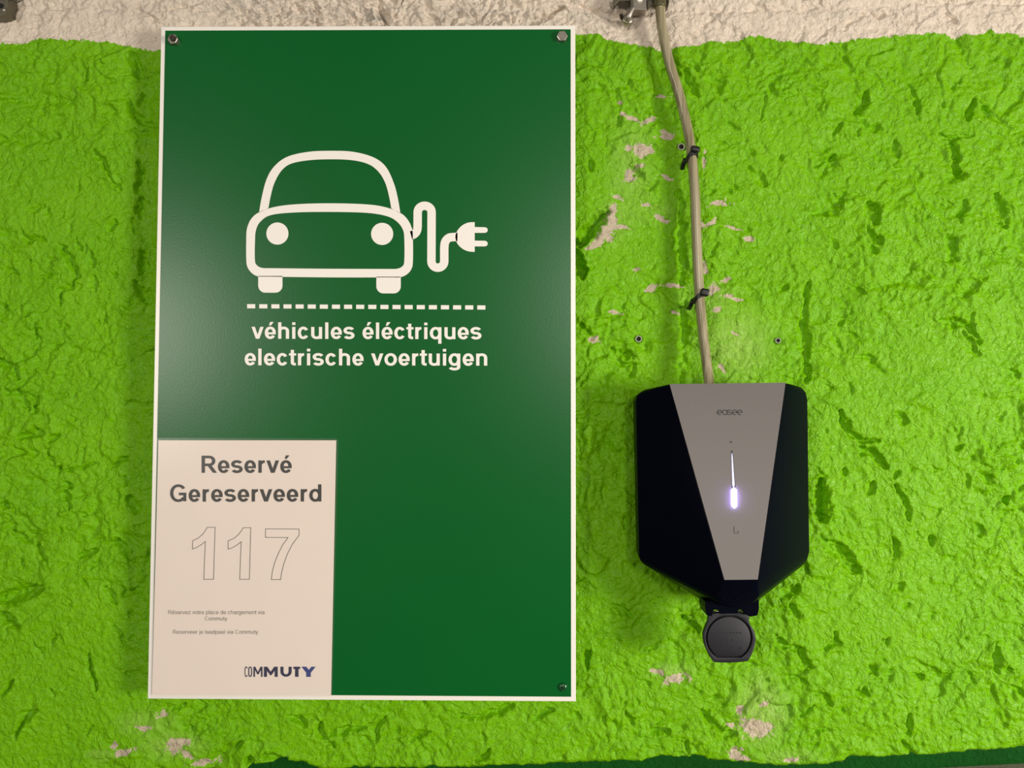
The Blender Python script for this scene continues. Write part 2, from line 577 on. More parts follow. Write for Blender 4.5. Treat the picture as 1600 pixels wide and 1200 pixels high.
# hollow behind and beside the left edge of the sign
h -= 0.006 * np.clip(1 - np.abs(PXm - 232) / 26, 0, 1) * np.clip((PYm - 60) / 40, 0, 1) * np.clip((560 - PYm) / 160, 0, 1)
h = blur(h, 1)

# the upper band is painted brickwork: flatter
LINE = [(-400, 70), (0, 72), (40, 69), (60, 65), (100, 64), (130, 66), (165, 68), (200, 74), (250, 82), (560, 84), (900, 52), (935, 54),
        (960, 69), (1000, 76), (1030, 81), (1080, 72), (1100, 70), (1150, 66), (1175, 60), (1185, 58), (1200, 62), (1215, 67),
        (1240, 68), (1285, 71), (1310, 68), (1370, 60), (1420, 55), (1465, 52), (1490, 59), (1515, 55), (1540, 52), (1548, 46), (1556, 53),
        (1580, 52), (1600, 56), (2000, 55)]
ly = np.interp(PXm, [p[0] for p in LINE], [p[1] for p in LINE])
line = (ly - PYm) * 0.00078                  # metres above the edge of the green paint
wm = np.clip(line / 0.01, 0, 1)
rough_top = np.clip(1 - np.abs(PXm - 620) / 420, 0, 1)
wr = 0.010 * np.abs(fbm(wx, wz * 1.5, 0.018, 201, 3)) * rough_top
wr = wr - 0.0036 * np.exp(-(fbm(wx, wz * 1.7, 0.03, 211, 3) / 0.07) ** 2) * np.clip(0.3 + rough_top, 0, 1)
h = h * (1 - wm * (0.25 - 0.2 * rough_top)) + wr * wm

# outside the finely meshed part only the broad swells remain
fade = np.clip((0.82 - np.abs(GX)) / 0.05, 0, 1) * np.clip((2.13 - GZ) / 0.05, 0, 1) * np.clip((GZ - 1.05) / 0.01, 0, 1)
h = h * fade + 0.0060 * fbm(GX, GZ, 0.34, 31, 1) * (1 - fade)

# keep clear of the sign and of the charging station
h = np.minimum(h, 0.0125)
und = (np.abs(PXm - 1130) < 160) & (PYm > 585) & (PYm < 965)
h = np.where(und, np.minimum(h, 0.0085), h)

PLUGS = ((998, 529.5, 5.4), (1216, 532, 4.6), (1064.5, 229, 5.8))
for px_, py_, r_ in PLUGS:                # drilled holes round the plugs
    d = np.hypot(PXm - px_, PYm - py_)
    lvl = float(h[d < 3 * r_].mean())
    h = np.where(d < 2.2 * r_, lvl + (h - lvl) * np.clip((d - r_ * 1.3) / r_, 0, 1), h)
    h = np.where(d < r_ * 1.25, lvl - 0.003, h)

# bottom edge: the render breaks off over a recessed base
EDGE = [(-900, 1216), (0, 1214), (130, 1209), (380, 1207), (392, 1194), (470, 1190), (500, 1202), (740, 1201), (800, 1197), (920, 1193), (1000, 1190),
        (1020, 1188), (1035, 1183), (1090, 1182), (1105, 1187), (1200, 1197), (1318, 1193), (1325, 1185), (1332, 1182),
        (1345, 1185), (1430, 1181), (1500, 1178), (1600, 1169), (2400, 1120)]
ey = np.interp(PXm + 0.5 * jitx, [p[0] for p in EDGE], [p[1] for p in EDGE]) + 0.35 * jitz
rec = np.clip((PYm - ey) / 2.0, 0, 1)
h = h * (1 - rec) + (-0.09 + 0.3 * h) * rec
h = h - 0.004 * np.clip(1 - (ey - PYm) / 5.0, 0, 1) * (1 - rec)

# chips down to the bare masonry, thin worn paint, grey stains
CH = [(985,185,17,3.5,12),(1012,189,12,7,-25),(1040,212,19,7,10),(1003,238,21,12,-25),(985,232,9,6,0),(983,275,12,12,40),(1000,262,10,6,0),(1042,277,14,4,20),
      (957,340,9,22,8),(948,362,24,12,-42),(930,378,20,9,-40),(975,352,14,5,15),(1010,319,12,5,0),(965,310,10,5,10),(1033,340,14,5,18),
      (1125,318,24,4,-6),(1112,345,14,4,-22),(1095,350,6,5,0),(1017,450,13,6,-38),(1055,446,22,3,2),(1115,452,13,9,-30),(1136,436,9,4,-30),
      (1104,418,5,12,0),(1150,465,22,3,8),(1118,485,9,5,10),(965,490,16,4,15),(993,421,9,3,0),(928,531,14,5,20),(1172,372,9,4,0),(1058,487,7,3,0),
      (1148,522,10,2,30),(1130,575,10,2,40),(1148,357,14,2,10),(1100,255,3,12,0),(1100,238,3,5,0),(966,162,5,2,20),(1035,152,16,2,0),
      (1055,1062,27,8,-5),(1025,1050,14,5,20),(1140,1133,13,4,8),(1149,1178,15,11,-20),(1175,1135,22,16,30),(1195,1140,16,12,0),(1192,1100,9,5,0),(1155,1108,10,7,-30),
      (1160,1185,12,6,0),(195,1172,20,5,-15),(180,1165,10,5,0),(278,1166,22,12,-30),(268,1160,8,6,-50),(318,1192,30,6,-8),(295,1180,12,6,40),(222,1138,13,4,0),(1240,1185,20,4,-10),(255,1115,9,6,0)]
bare = np.full_like(h, -1.0)
for cx, cy, rx, ry, an in CH:
    a = math.radians(an)
    dx, dy = PXm + 0.6 * jitx - cx, PYm + 0.6 * jitz - cy
    u, v = dx * math.cos(a) + dy * math.sin(a), -dx * math.sin(a) + dy * math.cos(a)
    bare = np.maximum(bare, 1 - np.hypot(u / (rx + 1), v / (ry + 1)))
bare = np.maximum(bare, -1)
h -= 0.0012 * np.clip(bare * 4, 0, 1)
thin = np.zeros_like(h)
for cx, cy, rx, ry, s in ((1150, 540, 75, 75, .55), (1110, 470, 60, 35, .4), (1190, 1110, 55, 70, .75), (1050, 1050, 45, 20, .5), (230, 1130, 60, 25, .4),
                          (270, 1165, 70, 30, .5), (985, 260, 45, 90, .45), (960, 345, 40, 45, .4), (1010, 330, 80, 25, .25), (1230, 1180, 60, 16, .5), (160, 1180, 30, 16, .4)):
    thin = np.maximum(thin, s * np.clip(1.3 - 1.3 * np.hypot((jx_ - cx) / rx, (jz_ - cy) / ry), 0, 1))
stain = np.zeros_like(h)
for cx, cy, rx, ry, s in ((585, 25, 30, 22, .75), (775, 30, 40, 16, .35), (470, 20, 120, 26, .3), (840, 30, 50, 20, .35), (640, 15, 60, 18, .3), (1030, 30, 12, 40, .3), (1035, 76, 14, 5, .5), (380, 12, 110, 26, .45), (730, 22, 130, 24, .35), (920, 26, 60, 12, .4), (200, 18, 110, 14, .3), (1330, 25, 70, 10, .3)):
    stain = np.maximum(stain, s * np.clip(1.4 - 1.4 * np.hypot((jx_ - cx) / rx, (jz_ - cy) / ry), 0, 1))

nz, nx = GX.shape
co = np.stack([GX, -h, GZ], -1).reshape(-1, 3).astype(np.float32)
idx = np.arange(nz * nx).reshape(nz, nx)
quads = np.stack([idx[:-1, :-1], idx[:-1, 1:], idx[1:, 1:], idx[1:, :-1]], -1).reshape(-1, 4).astype(np.int32)
me = bpy.data.meshes.new('wall_back')
me.vertices.add(len(co))
me.vertices.foreach_set('co', co.ravel())
me.loops.add(quads.size)
me.loops.foreach_set('vertex_index', quads.ravel())
me.polygons.add(len(quads))
me.polygons.foreach_set('loop_start', np.arange(0, quads.size, 4, dtype=np.int32))
me.polygons.foreach_set('use_smooth', np.ones(len(quads), dtype=bool))
me.update(calc_edges=True)
for nm, arr in (('paint_line', line), ('bare', bare), ('thin', thin), ('stain', stain), ('below_edge', rec)):
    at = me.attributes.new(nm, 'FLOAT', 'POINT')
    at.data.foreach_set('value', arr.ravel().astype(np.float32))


def wall_material():
    mt = bpy.data.materials.new('painted_rough_wall')
    mt.use_nodes = True
    nt = mt.node_tree
    L = nt.links.new
    b = nt.nodes['Principled BSDF']

    def node(t, **kw):
        n = nt.nodes.new(t)
        for k, v in kw.items():
            setattr(n, k, v)
        return n

    def attr(nm):
        n = node('ShaderNodeAttribute')
        n.attribute_name = nm
        return n.outputs['Fac']

    def math_(op, a, b_=None, clamp=False):
        n = node('ShaderNodeMath', operation=op, use_clamp=clamp)
        for i, v in enumerate((a, b_)):
            if v is None:
                continue
            if isinstance(v, (int, float)):
                n.inputs[i].default_value = v
            else:
                L(v, n.inputs[i])
        return n.outputs[0]

    def noise(scale, detail=3, rough=0.5, dist=0.0):
        n = node('ShaderNodeTexNoise')
        n.inputs['Scale'].default_value = scale
        n.inputs['Detail'].default_value = detail
        n.inputs['Roughness'].default_value = rough
        n.inputs['Distortion'].default_value = dist
        L(tc.outputs['Object'], n.inputs['Vector'])
        return n.outputs['Fac']

    def mix(f, a, c):
        n = node('ShaderNodeMix', data_type='RGBA')
        if isinstance(f, (int, float)):
            n.inputs['Factor'].default_value = f
        else:
            L(f, n.inputs['Factor'])
        for key, v in (('A', a), ('B', c)):
            if isinstance(v, tuple):
                n.inputs[key].default_value = (*v, 1)
            else:
                L(v, n.inputs[key])
        return n.outputs['Result']

    tc = node('ShaderNodeTexCoord')
    n1, n2, n3 = noise(14, 3), noise(120, 4), noise(420, 3)
    green = mix(n1, (0.118, 0.375, 0.0006), (0.186, 0.465, 0.001))
    green = mix(math_('MULTIPLY', math_('SUBTRACT', n3, 0.45), 2.2, True), green, (0.228, 0.545, 0.005))
    green = mix(math_('MULTIPLY', attr('thin'), n2), green, (0.42, 0.55, 0.16))
    white = mix(n1, (0.66, 0.56, 0.45), (0.78, 0.68, 0.57))
    white = mix(math_('MULTIPLY', attr('stain'), math_('MULTIPLY', math_('SUBTRACT', n2, 0.42), 6.0, True), True), white, (0.28, 0.29, 0.26))
    # ragged edge of the green coat
    e = math_('ADD', attr('paint_line'), math_('MULTIPLY', math_('SUBTRACT', math_('ADD', n2, n3), 1.0), 0.008))
    e = math_('MULTIPLY', e, 1600, True)
    colr = mix(e, green, white)
    bb = math_('ADD', attr('bare'), math_('MULTIPLY', math_('SUBTRACT', math_('ADD', n2, math_('MULTIPLY', n3, 0.5)), 0.83), 2.2))
    bb = math_('MULTIPLY', bb, 7, True)
    bcol = mix(n3, (0.33, 0.27, 0.18), (0.68, 0.58, 0.44))
    colr = mix(bb, colr, bcol)
    colr = mix(attr('below_edge'), colr, mix(n1, (0.001, 0.045, 0.002), (0.002, 0.085, 0.004)))  # darker green below the broken bottom edge
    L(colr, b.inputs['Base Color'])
    L(math_('ADD', math_('MULTIPLY', attr('below_edge'), 0.5), 0.36), b.inputs['Roughness'])
    b.inputs['Specular IOR Level'].default_value = 0.19
    bp = node('ShaderNodeBump')
    bp.inputs['Strength'].default_value = 0.9
    bp.inputs['Distance'].default_value = 0.0032
    hh = math_('ADD', math_('MULTIPLY', noise(210, 3, 0.55, 0.9), 0.55), math_('MULTIPLY', noise(75, 3, 0.55, 1.4), 1.3))
    L(hh, bp.inputs['Height'])
    L(bp.outputs['Normal'], b.inputs['Normal'])
    return mt


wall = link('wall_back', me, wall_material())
wall['kind'] = 'structure'
wall['label'] = 'rough stone wall painted lime green below an off-white band'


def wall_h(px, py):
    """height of the wall surface (m, towards the room) at a measured spot"""
    p = on(px, py, 0.0)
    i = int(np.argmin(np.abs(zs - p.z)))
    j = int(np.argmin(np.abs(xs - p.x)))
    return float(h[i, j])


# floor and the kerb at the foot of the frame
fl = mesh('floor', [(-4, -5, 0), (4, -5, 0), (4, 0.2, 0), (-4, 0.2, 0)], [(0, 1, 2, 3)], M_FLOOR)
fl['kind'] = 'structure'
ka, kb = on(1480, 1202, 0.085), on(1600, 1195.5, 0.085)
sl_ = (kb.z - ka.z) / (kb.x - ka.x)
kz = lambda x: ka.z + sl_ * (x - ka.x)
bm = bmesh.new()
xa, xb = 0.30, 1.4
vv = [bm.verts.new(v) for v in ((xa, -0.03, kz(xa)), (xb, -0.03, kz(xb)), (xb, 0.095, kz(xb)), (xa, 0.095, kz(xa)),
                                (xa, -0.03, 0), (xb, -0.03, 0), (xb, 0.095, 0), (xa, 0.095, 0))]
for f in ((0, 1, 2, 3), (4, 5, 6, 7), (0, 1, 5, 4), (1, 2, 6, 5), (2, 3, 7, 6), (3, 0, 4, 7)):
    bm.faces.new([vv[i] for i in f])
kerb = from_bm('trim_1', bm, M_CONC, bevel=0.006)
kerb['kind'] = 'structure'

# ------------------------------------------------------------------ lettering (own grotesque, built from pen strokes)
XH = 0.52


def arc(cx, cy, rx, ry, a0, a1, n=20, p=2.08):
    out = []
    for k in range(n + 1):
        a = math.radians(a0 + (a1 - a0) * k / n)
        c, s = math.cos(a), math.sin(a)
        out.append((cx + rx * math.copysign(abs(c) ** (2 / p), c), cy + ry * math.copysign(abs(s) ** (2 / p), s)))
    return out


def glyph(ch, bold):
    """returns (advance, strokes, polygons)"""
    V, H = (0.142, 0.112) if bold else (0.082, 0.074)
    W = dict(a=.556, c=.556, d=.611, e=.556, g=.611, h=.611, i=.278, j=.278, l=.278, m=.889, n=.611, o=.611, p=.611, q=.611,
             r=.389, s=.556, t=.333, u=.611, v=.556, y=.556, z=.5, R=.722, G=.778, C=.722) if bold else \
        dict(a=.556, c=.5, d=.556, e=.556, g=.556, h=.556, i=.222, j=.222, l=.222, m=.833, n=.556, o=.556, p=.556, q=.556,
             r=.333, s=.5, t=.278, u=.556, v=.5, y=.5, z=.5, R=.722, G=.778, C=.722)
    acc = ch in 'éÉ'
    c = 'e' if acc else ch
    w = W[c]
    lb = 0.035
    S, P = [], []
    ry = (XH + 0.024 - H) / 2
    cy = XH / 2

    def rect(x0, y0, x1, y1):
        P.append([(x0, y0), (x1, y0), (x1, y1), (x0, y1)])

    def stem(x, y0, y1):
        rect(x - V / 2, y0, x + V / 2, y1)

    if c in 'oce':
        rx = (w - 2 * lb - V) / 2
        cx = w / 2
        if c == 'o':
            S.append(arc(cx, cy, rx, ry, 0, 360, 36))
        elif c == 'c':
            S.append(arc(cx, cy, rx, ry, 33, 327, 30))
        else:
            yb = cy - 0.025
            S.append(arc(cx, cy, rx, ry, -3, 326, 34))
            hb = H * 0.80
            rect(cx - rx, yb - hb / 2, cx + rx + V * 0.48, yb + hb / 2)
    elif c == 'a':
        xr = w - 0.07 - V / 2
        xl = lb + V / 2
        cx = (xl + xr) / 2
        top = XH + 0.012 - H / 2
        S.append(arc(cx, 0.37, xr - cx, top - 0.37, 172, 0, 16) + [(xr, 0.0)])
        yb = 0.155
        rb = yb + 0.012 - H / 2
        S.append([(xr, yb + rb)] + arc(cx - 0.01, yb, cx - 0.01 - xl, rb, 90, 270, 16) + [(cx + 0.05, yb - rb + 0.01), (xr, yb - rb + 0.075)])
    elif c == 's':
        rx = (w - 2 * lb - V) / 2
        cx = w / 2
        r_ = (XH + 0.024 - H) / 4
        S.append(arc(cx, cy + r_, rx, r_, 22, 270, 20) + arc(cx, cy - r_, rx, r_, 90, -158, 20)[1:])
    elif c in 'nhmr':
        xl = 0.065 + V / 2
        stem(xl, 0, 0.72 if c == 'h' else XH)
        top = XH + 0.012 - H / 2
        if c == 'm':
            xm, xr = w / 2, w - 0.065 - V / 2
            for a_, b_ in ((xl, xm), (xm, xr)):
                S.append(arc((a_ + b_) / 2, 0.34, (b_ - a_) / 2, top - 0.34, 180, 0, 14) + [(b_, 0)])
        elif c == 'r':
            S.append(arc(xl + 0.19, 0.30, 0.19, top - 0.30 - 0.005, 180, 88, 10))
        else:
            xr = w - 0.065 - V / 2
            S.append(arc((xl + xr) / 2, 0.34, (xr - xl) / 2, top - 0.34, 180, 0, 16) + [(xr, 0)])
    elif c == 'u':
        xl, xr = 0.065 + V / 2, w - 0.065 - V / 2
        stem(xr, 0, XH)
        bot = -0.012 + H / 2
        S.append([(xl, XH)] + arc((xl + xr) / 2, 0.18, (xr - xl) / 2, 0.18 - bot, 180, 360, 16))
    elif c in 'dpqg':
        xs_ = 0.065 + V / 2 if c == 'p' else w - 0.065 - V / 2
        xo = w - lb - V / 2 if c == 'p' else lb + V / 2
        cx, rx = (xs_ + xo) / 2, abs(xs_ - xo) / 2
        S.append(arc(cx, cy, rx, ry, 0, 360, 32))
        if c == 'd':
            stem(xs_, 0, 0.72)
        elif c == 'g':
            S.append([(xs_, XH)] + arc(cx, -0.06, rx, 0.15 - H / 2, 0, -165, 16))
        else:
            stem(xs_, -0.20, XH)
    elif c in 'ij':
        x = w / 2
        rect(x - V / 2, 0.72 - (0.115 if bold else 0.09), x + V / 2, 0.72)
        if c == 'i':
            stem(x, 0, XH)
        else:
            S.append([(x, XH), (x, -0.08)] + arc(x - 0.10, -0.09, 0.10, 0.11 - H / 2, 0, -85, 6)[1:])
    elif c == 'l':
        stem(w / 2, 0, 0.72)
    elif c == 't':
        x = w / 2 - 0.01
        S.append([(x, 0.67), (x, 0.13)] + arc(x + 0.10, 0.12, 0.10, 0.125 - H / 2, 180, 275, 8)[1:] + [(x + 0.15, H / 2 - 0.003)])
        rect(0.01, XH - 0.095 * (1 if bold else 0.75), w - 0.01, XH)
    elif c in 'vy':
        k = V * 1.06
        P.append([(0.012, XH), (0.012 + k, XH), (w / 2 + k * 0.42, 0), (w / 2 - k * 0.52, 0)])
        if c == 'v':
            P.append([(w - 0.012, XH), (w - 0.012 - k, XH), (w / 2 - k * 0.42, 0), (w / 2 + k * 0.52, 0)])
        else:
            P.append([(w - 0.012, XH), (w - 0.012 - k, XH), (w / 2 - k * 0.42 - 0.04, -0.12), (w / 2 + k * 0.48 - 0.04, -0.11)])
            S.append([(w / 2 + 0.0, -0.05), (w / 2 - 0.04, -0.115), (w / 2 - 0.09, -0.155), (0.07, -0.155)])
    elif c == 'z':
        rect(0.03, 0, w - 0.03, H)
        rect(0.03, XH - H, w - 0.03, XH)
        P.append([(0.03, H * .9), (0.03 + V * 1.2, H * .9), (w - 0.03, XH - H * .9), (w - 0.03 - V * 1.2, XH - H * .9)])
    elif c == 'R':
        xl = 0.075 + V / 2
        stem(xl, 0, 0.72)
        y1, y0 = 0.72 - H / 2, 0.335
        xr = w - 0.07 - V / 2
        S.append([(xl, y1), (xr - 0.19, y1)] + arc(xr - 0.19, (y0 + y1) / 2, 0.19, (y1 - y0) / 2, 90, -90, 14)[1:] + [(xl, y0)])
        P.append([(xr - 0.27, y0 - 0.02), (xr - 0.27 + V * 1.1, y0 + 0.01), (w - 0.0, 0), (w - 0.0 - V * 1.2, 0)])
    elif c in 'CG':
        rx, cx, r_ = (w - 0.08 - V) / 2, w / 2 - 0.005, (0.72 + 0.024 - H) / 2
        S.append(arc(cx, 0.36, rx, r_, 36, 322 if c == 'C' else 325, 34, 2.1))
        if c == 'G':
            xr = w - 0.06 - V / 2 * 0.9
            rect(cx + 0.02, 0.27, xr + V * 0.45, 0.27 + H)
            rect(xr - V * 0.45, 0.02, xr + V * 0.45, 0.27 + H)
    if acc:
        x = w / 2
        P.append([(x - 0.06, 0.585), (x + 0.03, 0.585), (x + 0.15, 0.735), (x - 0.005, 0.735)])
    return w, S, P, V, H


def ribbon2(pts, V, H):
    """outline strips of a stroke drawn with an elliptical pen"""
    n = len(pts)
    closed = math.dist(pts[0], pts[-1]) < 1e-6
    Lp, Rp = [], []
    for i in range(n):
        if closed:
            a, b = pts[(i - 1) % (n - 1)], pts[(i + 1) % (n - 1)]
        else:
            a, b = pts[max(i - 1, 0)], pts[min(i + 1, n - 1)]
        tx, ty = b[0] - a[0], b[1] - a[1]
        l = math.hypot(tx, ty) or 1
        nx_, ny_ = -ty / l, tx / l
        A, B = V / 2, H / 2
        q = math.sqrt(A * A * nx_ * nx_ + B * B * ny_ * ny_)
        ox, oy = A * A * nx_ / q, B * B * ny_ / q
        Lp.append((pts[i][0] + ox, pts[i][1] + oy))
        Rp.append((pts[i][0] - ox, pts[i][1] - oy))
    return Lp, Rp


def text_line(name, s, bold, x0, x1, yb0, yb1, Y, mat, parent, cap_px=None, label=None):
    """one printed line between two measured baseline ends"""
    vs, fs, lev = [], [], []
    x = 0.0
    for ch in s:
        if ch == ' ':
            x += 0.278
            continue
        w, S, P, V, H = glyph(ch, bold)
        q = 0
        for st in S:
            Lp, Rp = ribbon2(st, V, H)
            b0 = len(vs)
            vs += [(x + p[0], p[1]) for p in Lp] + [(x + p[0], p[1]) for p in Rp]
            k = len(Lp)
            lev += [q] * (2 * k)
            q += 1
            for i in range(k - 1):
                fs.append((b0 + i, b0 + i + 1, b0 + k + i + 1, b0 + k + i))
        for pl in P:
            b0 = len(vs)
            vs += [(x + p[0], p[1]) for p in pl]
            fs.append(tuple(range(b0, b0 + len(pl))))
            lev += [q] * len(pl)
            q += 1
        x += w
    xa = min(v[0] for v in vs)
    xb = max(v[0] for v in vs)
    sc = (x1 - x0) / (xb - xa)
    scy = sc if cap_px is None else cap_px
    out = []
    for (vx, vy), lv in zip(vs, lev):
        t = (vx - xa) / (xb - xa)
        out.append(on(x0 + (x1 - x0) * t, yb0 + (yb1 - yb0) * t - vy * scy, Y - 0.00003 * lv))
    o = mesh(name, out, fs, mat, parent, fix=False)
    face_camera_side(o.data)
    if label:
        o['label'] = label
    return o


# ------------------------------------------------------------------ the parking sign
YS = -0.030                                     # front of the sign panel
SX, SZT = -0.43492857, 1.5 + 0.46603079
sign = empty('sign', (SX + 0.25, YS, SZT - 0.8), 'tall green sign with white border, electric car pictogram and two lines of text', 'sign')


def sp(u, v, dy=0.0):
    return Vector((SX + u / 1000.0, YS - dy, SZT - v / 1000.0))


slab('panel', [sp(0, 0), sp(500, 0), sp(500, 800), sp(0, 800)], 0.003, M_WHITE, sign, bevel=0.0006)
slab('green_face', [sp(5.3, 5, .0004), sp(494.4, 5, .0004), sp(494.4, 794.5, .0004), sp(5.3, 794.5, .0004)], 0.001, M_GREEN, sign)
YV = YS - 0.0008                                # print level


def zp(x, y):                                    # coordinates measured in the enlarged pictogram
    return on(360 + x / 3.636, 220 + y / 3.636, YV)


cab_out = catmull([(163, 408), (176, 330), (203, 225), (245, 150), (320, 92), (440, 63), (575, 57), (700, 63), (815, 95), (885, 150), (930, 245), (952, 330), (966, 412)], 6)
cab_in = catmull([(914, 384), (900, 310), (878, 235), (838, 172), (780, 131), (690, 110), (575, 105), (450, 110), (345, 130), (290, 170), (250, 240), (230, 310), (216, 382)], 6)
body_out = catmull([(90, 560), (94, 500), (117, 445), (163, 406), (250, 376), (380, 360), (575, 355), (770, 361), (880, 377), (966, 410), (1010, 452), (1033, 505), (1037, 565),
                    (1037, 680), (1030, 725), (1005, 757), (965, 775), (900, 776), (560, 776), (230, 772), (157, 770), (120, 750), (96, 715), (90, 670)], 5, True)
body_in = catmull([(140, 560), (146, 505), (170, 460), (230, 422), (370, 407), (565, 404), (770, 409), (885, 427), (945, 458), (980, 505), (988, 560), (988, 680), (978, 712), (945, 727),
                   (880, 728), (560, 727), (250, 724), (180, 722), (150, 706), (139, 675)], 5, True)
car = flat_fill('car_pictogram', [[zp(*p) for p in body_out], [zp(*p) for p in body_in]], M_VINYL, sign)
flat_fill('windscreen_outline', [[zp(*p) for p in cab_out] + [zp(*p) for p in cab_in]], M_VINYL, car)
for cx, cy in ((267, 527), (862, 529)):
    flat_fill('headlight', [[zp(cx + 63 * math.cos(a), cy + 63 * math.sin(a)) for a in np.linspace(0, 2 * np.pi, 36, endpoint=False)]], M_VINYL, car)
for x0, x1, y0, y1 in ((158, 296, 768, 863), (829, 968, 772, 867)):
    r = 40
    lp = [(x0, y0), (x1, y0)] + [(x1 - r + r * math.cos(a), y1 - r + r * math.sin(a)) for a in np.linspace(0, np.pi / 2, 8)] + \
         [(x0 + r + r * math.cos(a), y1 - r + r * math.sin(a)) for a in np.linspace(np.pi / 2, np.pi, 8)]
    flat_fill('wheel', [[zp(*p) for p in lp]], M_VINYL, car)
cord = catmull([(1026, 537), (1045, 530), (1060, 510), (1064, 480)], 5)[:-1] + [np.array(p) for p in arc(1103.5, 405, 39.5, 36, 180, 360, 14, 2.0)] + \
       [np.array(p) for p in arc(1178.5, 685, 36.5, 36, 180, 0, 14, 2.0)] + catmull([(1215, 610), (1220, 575), (1240, 552), (1268, 547), (1290, 547)], 5)
Lp, Rp = ribbon2([tuple(p) for p in cord], 48, 48)
k = len(Lp)
o = mesh('charging_cord', [zp(*p) for p in Lp + Rp], [(i, i + 1, k + i + 1, k + i) for i in range(k - 1)], M_VINYL, car, fix=False)
face_camera_side(o.data)
plug = catmull([(1388, 462), (1350, 465), (1315, 482), (1288, 513), (1278, 547), (1290, 585), (1318, 613), (1352, 628), (1388, 631)], 4)
lp = [tuple(p) for p in plug] + [(1388, 600), (1445, 600)] + arc(1445, 584, 17, 16, 90, -90, 8, 2)[::1] + [(1388, 567), (1388, 523), (1445, 523)] + arc(1445, 507, 17, 16, 90, -90, 8, 2) + [(1388, 490)]
flat_fill('plug', [[zp(*p) for p in lp]], M_VINYL, car)
for i in range(20):
    xa = 95 + 68.82 * i
    ya = 928 + 7 * i / 19
    flat_fill('dash', [[zp(xa, ya), zp(xa + 46, ya + .3), zp(xa + 46, ya + 24), zp(xa, ya + 23.7)]], M_VINYL, sign)
text_line('lettering', 'v\u00e9hicules \u00e9l\u00e9ctriques', True, 393, 752.3, 529.2, 530, YV, M_VINYL, sign)
text_line('lettering', 'electrische voertuigen', True, 382.3, 761.3, 570.7, 571.3, YV, M_VINYL, sign)


# fasteners of the sign
def hex_prism(name, cx, cy, r_mm, y0, y1, mat, parent, rot=0.0, bevel=0.0008, n=6):
    c = on(cx, cy, y0)
    lp = [c + Vector((r_mm / 1000 * math.cos(rot + i * 2 * math.pi / n), 0, r_mm / 1000 * math.sin(rot + i * 2 * math.pi / n))) for i in range(n)]
    return slab(name, lp, y1 - y0, mat, parent, bevel=bevel, smooth=(n > 6))


nut = hex_prism('hex_nut', 269.5, 60.5, 6.6, YS - 0.0062, YS + 0.001, M_ZINC, sign, 0.1)
rod = hex_prism('threaded_rod', 268.6, 58.3, 3.4, YS - 0.0100, 0.02, M_RUST, nut, 0, 0.0005, 20)
rod['label'] = 'dark rusty rod end in the nut'
bolt = hex_prism('hex_bolt', 878.5, 55.6, 6.8, YS - 0.0060, YS + 0.001, M_ZINC, sign, 0.03)
hex_prism('bolt_shank', 879, 57, 3.4, YS - 0.001, 0.02, M_DARKZINC, bolt, 0, 0, 12)
screw = bmesh.new()
c = on(879.2, 1073.5, YS - 0.0003)
bmesh.ops.create_uvsphere(screw, u_segments=24, v_segments=12, radius=0.0055)
bmesh.ops.delete(screw, geom=[v for v in screw.verts if v.co.z < -1e-5], context='VERTS')
for v in screw.verts:
    v.co = Vector((c.x + v.co.x, c.y - v.co.z * 0.55, c.z + v.co.y))
screw = from_bm('screw_head', screw, M_GREENCAP, sign, smooth=True)
sa = bmesh.new()
for ang in (0.6, 0.6 + math.pi / 2):
    mt = Matrix.Translation((c.x, c.y - 0.0029, c.z)) @ Matrix.Rotation(ang, 4, 'Y') @ Matrix.Diagonal((0.006, 0.0005, 0.0010, 1))
    bmesh.ops.create_cube(sa, size=1.0, matrix=mt)
from_bm('cross_slot', sa, M_GAP, screw)
hex_prism('screw_shank', 879, 1071, 2.2, YS - 0.0002, 0.02, M_DARKZINC, screw, 0, 0, 12)

# ------------------------------------------------------------------ the laminated notice taped on the sign
YP = YS - 0.0014
notice = empty('notice', on(380, 1086, YP), 'laminated white reservation notice numbered 117 on the lower left corner of the green sign', 'notice')
slab('paper', [on(247.5, 688, YP), on(525.4, 688, YP), on(517.3, 1087, YP), on(237.5, 1086, YP)], 0.0003, M_PAPER, notice)
YI = YP - 0.0002
fr = 3.5
film = slab('laminate_film', [on(243.5 + fr, 684.3, YP - 0.0006), on(528.8 - fr, 684.8, YP - 0.0006), on(528.8, 684.8 + fr, YP - 0.0006), on(519.6, 1089.5 - fr, YP - 0.0006),
                              on(519.6 - fr, 1089.5, YP - 0.0006), on(233.5 + fr, 1091, YP - 0.0006), on(233.5, 1091 - fr, YP - 0.0006), on(243.5, 684.3 + fr, YP - 0.0006)], 0.0002, M_FILM, notice)
text_line('lettering', 'Reserv\u00e9', True, 315, 455.9, 738.8, 738.8, YI, M_INK, notice)
text_line('lettering', 'Gereserveerd', True, 265.7, 502.2, 784, 783.6, YI, M_INK, notice)
text_line('lettering', 'R\u00e9servez votre place de chargement via', False, 262.9, 413.2, 959.6, 959.6, YI, M_GREYINK, notice)
text_line('lettering', 'Commuty', False, 319.9, 355.1, 969.4, 969.4, YI, M_GREYINK, notice)
text_line('lettering', 'Reserveer je laadpaal via Commuty', False, 270.4, 403.4, 990.3, 990.3, YI, M_GREYINK, notice)


def np_(x, y):
    return on(220 + x / 4.706, 670 + y / 4.706, YI)


